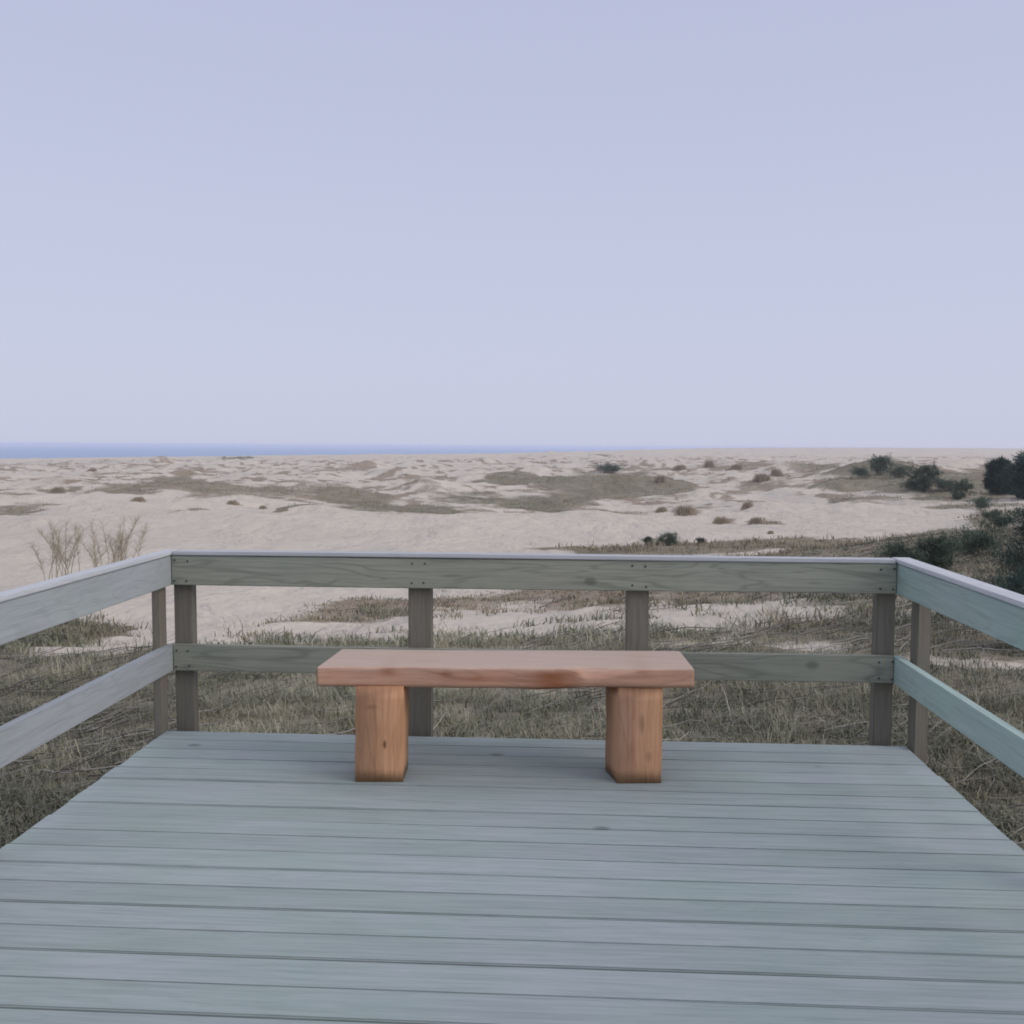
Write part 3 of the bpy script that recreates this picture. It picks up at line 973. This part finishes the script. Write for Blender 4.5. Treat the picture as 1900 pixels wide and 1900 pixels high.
M_bark = leaf_mat('shrub_bark', (0.07, 0.055, 0.045), (0.16, 0.13, 0.11))
M_needle = leaf_mat('pine_needles', (0.022, 0.048, 0.042), (0.06, 0.105, 0.085))
M_leafy = leaf_mat('dark_shrub_leaves', (0.052, 0.078, 0.058), (0.125, 0.16, 0.118))
M_brown = leaf_mat('brown_tussock_blades', (0.33, 0.275, 0.205), (0.50, 0.43, 0.34))


def plant(name, label, cat, group, loc, seed, height, radius, mat, n_limb=26, needles=2600, nl=.1, nw=.012, shape='round', lean=(0, 0), upright=.5, crown='crown'):
    root = empty(name, loc, random.uniform(0, 6) if lean == (0, 0) else 0)
    tag(root, label, cat, group)
    (lv, lq, lt), (nv, nt_, nn) = shrub_mesh(seed, height, radius, n_limb, needles, nl, nw, shape, lean, upright=upright)
    link_mesh('trunk', np_mesh('trunk', lv, lq, None, True, {'tint': lt}), M_bark, root)
    link_mesh(crown, np_mesh(crown, nv, None, nt_, False, {'tint': nn, 'warm': np.zeros(len(nn))}), mat, root)
    return root


def at_depth(px, D):
    """ground spot at a bearing and a distance"""
    a = math.atan((px - 950) / F_PX)
    r = D / math.cos(a)
    x, y_ = r * math.sin(a - YAW), r * math.cos(a - YAW)
    return (x, y_, float(ground_z(x, y_)))


# pines at the right-hand edge
PG = 'young pines at the right edge'
plant('pine_tree', 'dark blue-green pine at the right edge, tallest of the pines there', 'tree', PG, at_depth(1965, 16), 3, 2.15, 1.0, M_needle, 50, 20000, .11, .008, 'pine', lean=(-.25, 0), upright=.35)
plant('pine_tree', 'low spreading dark pine just behind the right handrail', 'tree', PG, at_depth(1925, 13.5), 5, 1.25, .62, M_needle, 30, 8000, .10, .007, 'round', lean=(-.1, 0))
for px, py, hgt, wid, lab in ((1912, 925, 82, 92, 'dark broad pine on the far slope at the right edge, above the nearest pines'),
                              (1853, 917, 64, 46, 'narrower dark pine on the far slope, left of the broad far pine')):
    sp_ = spot(px, py)
    D = float(polar(np.array(sp_[0]), np.array(sp_[1]))[1])
    plant('pine_tree', lab, 'tree', PG, sp_, int(px), hgt * D / F_PX, wid * D / F_PX / 2, M_needle, 60, 12000, .012 * D ** .85, .0016 * D ** .85 + .01, 'round')

SG = 'dark shrubs on the dunes'
for px, py, hgt, wid, mat, lab in (
        (1714, 912, 52, 56, M_leafy, 'largest dark green shrub standing alone on the right-hand dune slope'),
        (1634, 882, 36, 52, M_leafy, 'dark green shrub high on the right-hand dune ridge'),
        (1782, 926, 36, 44, M_leafy, 'dark shrub below and right of the largest dune shrub'),
        (1845, 984, 36, 66, M_leafy, 'broad brownish shrub above the right handrail corner, under the pines'),
        (1742, 1062, 70, 90, M_leafy, 'dark bushy shrub right behind the right corner of the railing'),
        (1240, 1013, 24, 46, M_leafy, 'small dark shrub on the sand just above the end handrail'),
        (1203, 1011, 16, 18, M_leafy, 'tiny dark shrub left of the small shrub above the end handrail'),
        (1302, 1012, 13, 20, M_leafy, 'tiny dark shrub right of the small shrub above the end handrail'),
        (1598, 886, 16, 48, M_leafy, 'low dull green scrub just below and left of the ridge shrub'),
        (1668, 886, 18, 56, M_leafy, 'low scrub between the ridge shrub and the largest dune shrub'),
        (1752, 912, 16, 60, M_leafy, 'low spreading scrub at the right foot of the largest dune shrub'),
        (1690, 908, 13, 50, M_leafy, 'low spreading scrub at the left foot of the largest dune shrub'),
        (1822, 944, 16, 54, M_leafy, 'flat scrub under the narrower far pine'),
        (1668, 1040, 26, 90, M_leafy, 'low scrub left of the bushy shrub, just above the handrail corner'),
        (1815, 1030, 34, 110, M_leafy, 'wide low scrub between the bushy shrub and the nearest pines'),
        (1130, 878, 15, 52, M_leafy, 'wide low dark shrub beyond the grassy dune top in the middle')):
    sp_ = spot(px, py)
    D = polar(np.array(sp_[0]), np.array(sp_[1]))[1]
    H_, W_ = hgt * float(D) / F_PX, wid * float(D) / F_PX / 2
    nd = 5200 if D > 60 else 5000
    s_ = max(H_, W_)
    plant('shrub', lab, 'shrub', SG, sp_, int(px), H_ * .9, W_, mat, 26, nd, .10 * s_ + .02, .016 * s_ + .004, 'round')

# sandy-brown grass tussocks, each on its own small mound
TG = 'brown grass tussocks on the sand'
TUS = [(1270, 957, 46, 20, 'largest brown tussock on the pale sand right of the grassy dune'),
       (1337, 972, 34, 13, 'brown tussock just right of and below the largest tussock'),
       (1402, 972, 30, 12, 'brown tussock on bare sand, second right of the largest tussock'),
       (1228, 950, 24, 9, 'small brown tussock left of the largest tussock'),
       (1226, 895, 22, 14, 'small tussock alone above the right end of the grassy dune'),
       (1386, 944, 22, 12, 'small tussock above the tussocks on bare sand'),
       (1412, 893, 36, 14, 'tussock on the open sand slope in front of the right ridge'),
       (1440, 884, 24, 16, 'reddish tussock beside the open slope under the right ridge'),
       (1316, 868, 20, 16, 'small upright tussock on the far sand, leftmost of the far right group'),
       (1366, 872, 30, 12, 'darkish tussock on the far sand, middle of the far right group'),
       (1262, 872, 26, 10, 'small tussock right of the low dark shrub beyond the grassy dune'),
       (1430, 991, 12, 6, 'tiny tussock alone on bare sand above the end handrail'),
       (108, 913, 32, 10, 'dark tussock at far left below the rounded dune'),
       (432, 936, 28, 8, 'small tussock on pale sand left of centre'),
       (488, 944, 14, 6, 'very small dark tussock right of the pale sand hollow on the left'),
       (258, 930, 30, 8, 'low brown tussock on the left sand flat'),
       (172, 874, 20, 6, 'faint tussock far off on the left sand plain')]
for k, (px, py, w_, h_, lab) in enumerate(TUS):
    sx_, sy_, sz_ = spot(px, py)
    D = float(polar(np.array(sx_), np.array(sy_))[1])
    W_, H_ = w_ * D / F_PX / 2, h_ * D / F_PX
    g = np.random.default_rng(100 + k)
    n = 900
    a = g.uniform(0, 2 * np.pi, n)
    rr_ = W_ * g.uniform(0, 1, n) ** .6 * (.75 + .35 * np.sin(a * 2 + k) * np.sin(a * 3 + 2 * k)) * g.uniform(.7, 1.35, n)
    bx, by = rr_ * np.cos(a), rr_ * np.sin(a) * .8
    bz = ground_z(bx + sx_, by + sy_) - sz_ + H_ * .45 * np.maximum(0, 1 - (rr_ / W_) ** 2)
    hh = H_ * g.uniform(.2, .75, n) * (1.1 - .5 * np.minimum(rr_ / W_, 1))
    w = .05 * W_ + .01
    b = g.uniform(0, 2 * np.pi, n)
    s = np.column_stack([np.cos(b), np.sin(b), np.zeros(n)]) * w / 2
    r0 = np.column_stack([bx, by, bz - H_ * .2])
    tip = r0 + np.column_stack([np.cos(a) * hh * .5 + g.normal(0, .2, n) * hh, np.sin(a) * hh * .5, hh + H_ * .2])
    V = np.stack([r0 - s, r0 + s, tip], 1).reshape(-1, 3)
    T = np.arange(3 * n).reshape(-1, 3)
    me = np_mesh('grass_tussock', V, None, T, False, {'tint': np.repeat(g.uniform(0, 1, n), 3)})
    o = link_mesh('grass_tussock', me, M_brown)
    o.location = (sx_, sy_, sz_)
    tag(o, lab, 'tussock', TG)

# bare willow shrub on the sand at the left: thin whips fanning up
M_twig = leaf_mat('bare_twigs', (0.36, 0.31, 0.23), (0.52, 0.46, 0.36))
WG = 'bare shrubs at the left'
for px, D, Ht, spread, nst, lab in ((205, 34, 2.75, .75, 17, 'bare pale brown shrub with fanned curved stems, right one of the left pair'),
                                    (118, 35, 2.6, .8, 16, 'bare pale brown shrub with upright stems, left one of the left pair')):
    loc = at_depth(px, D)
    g = np.random.default_rng(int(px))
    root = empty('bare_shrub', loc)
    tag(root, lab, 'shrub', WG)
    st_p, tw_p = [], []
    for k in range(nst):
        a = g.uniform(0, 2 * np.pi)
        o_ = spread * g.uniform(.2, 1.3)
        H_ = Ht * g.uniform(.65, 1.05)
        s = np.linspace(0, 1, 7)
        bx_, by_ = g.normal(0, .38), g.normal(0, .3)
        px_ = bx_ + np.cos(a) * o_ * s ** 1.8
        py_ = by_ + np.sin(a) * o_ * s ** 1.8
        pts = np.column_stack([px_, py_, H_ * s ** .85 - .1])
        st_p.append((pts, np.linspace(.016, .005, 7), g.uniform(0, .5)))
        for _ in range(60):
            f = g.uniform(.25, 1.0) ** .7
            b0 = np.array([np.interp(f, s, pts[:, j]) for j in range(3)])
            e = b0 + np.array([g.normal(0, .13), g.normal(0, .13), g.uniform(.08, .30)])
            tw_p.append((np.array([b0, (b0 + e) / 2 + g.normal(0, .015, 3), e]), np.array([.005, .0045, .003]), g.uniform(.2, 1)))
    V, Q, T = tubes(st_p, 5)
    link_mesh('stem', np_mesh('stem', V, Q, None, True, {'tint': T}), M_twig, root)
    V, Q, T = tubes(tw_p, 3)
    link_mesh('twigs', np_mesh('twigs', V, Q, None, True, {'tint': T}), M_twig, root)

# ------------------------------------------------------------------ sea air
HAZE = 0.00022
if HAZE:
    bm = bmesh.new()
    bmesh.ops.create_cube(bm, size=1.0)
    for v in bm.verts:
        v.co = Vector((v.co.x * 60000, v.co.y * 60000, -36.0 if v.co.z < 0 else 6.0))
    me = bpy.data.meshes.new('haze')
    bm.to_mesh(me)
    bm.free()
    m = bpy.data.materials.new('sea_haze')
    m.use_nodes = True
    m.node_tree.nodes.clear()
    out = m.node_tree.nodes.new('ShaderNodeOutputMaterial')
    pv = m.node_tree.nodes.new('ShaderNodeVolumePrincipled')
    pv.inputs['Color'].default_value = (0.85, 0.88, 1.0, 1)
    pv.inputs['Density'].default_value = HAZE
    pv.inputs['Anisotropy'].default_value = 0.2
    m.node_tree.links.new(pv.outputs[0], out.inputs['Volume'])
    o = link_mesh('haze', me, m)
    tag(o, kind='stuff')
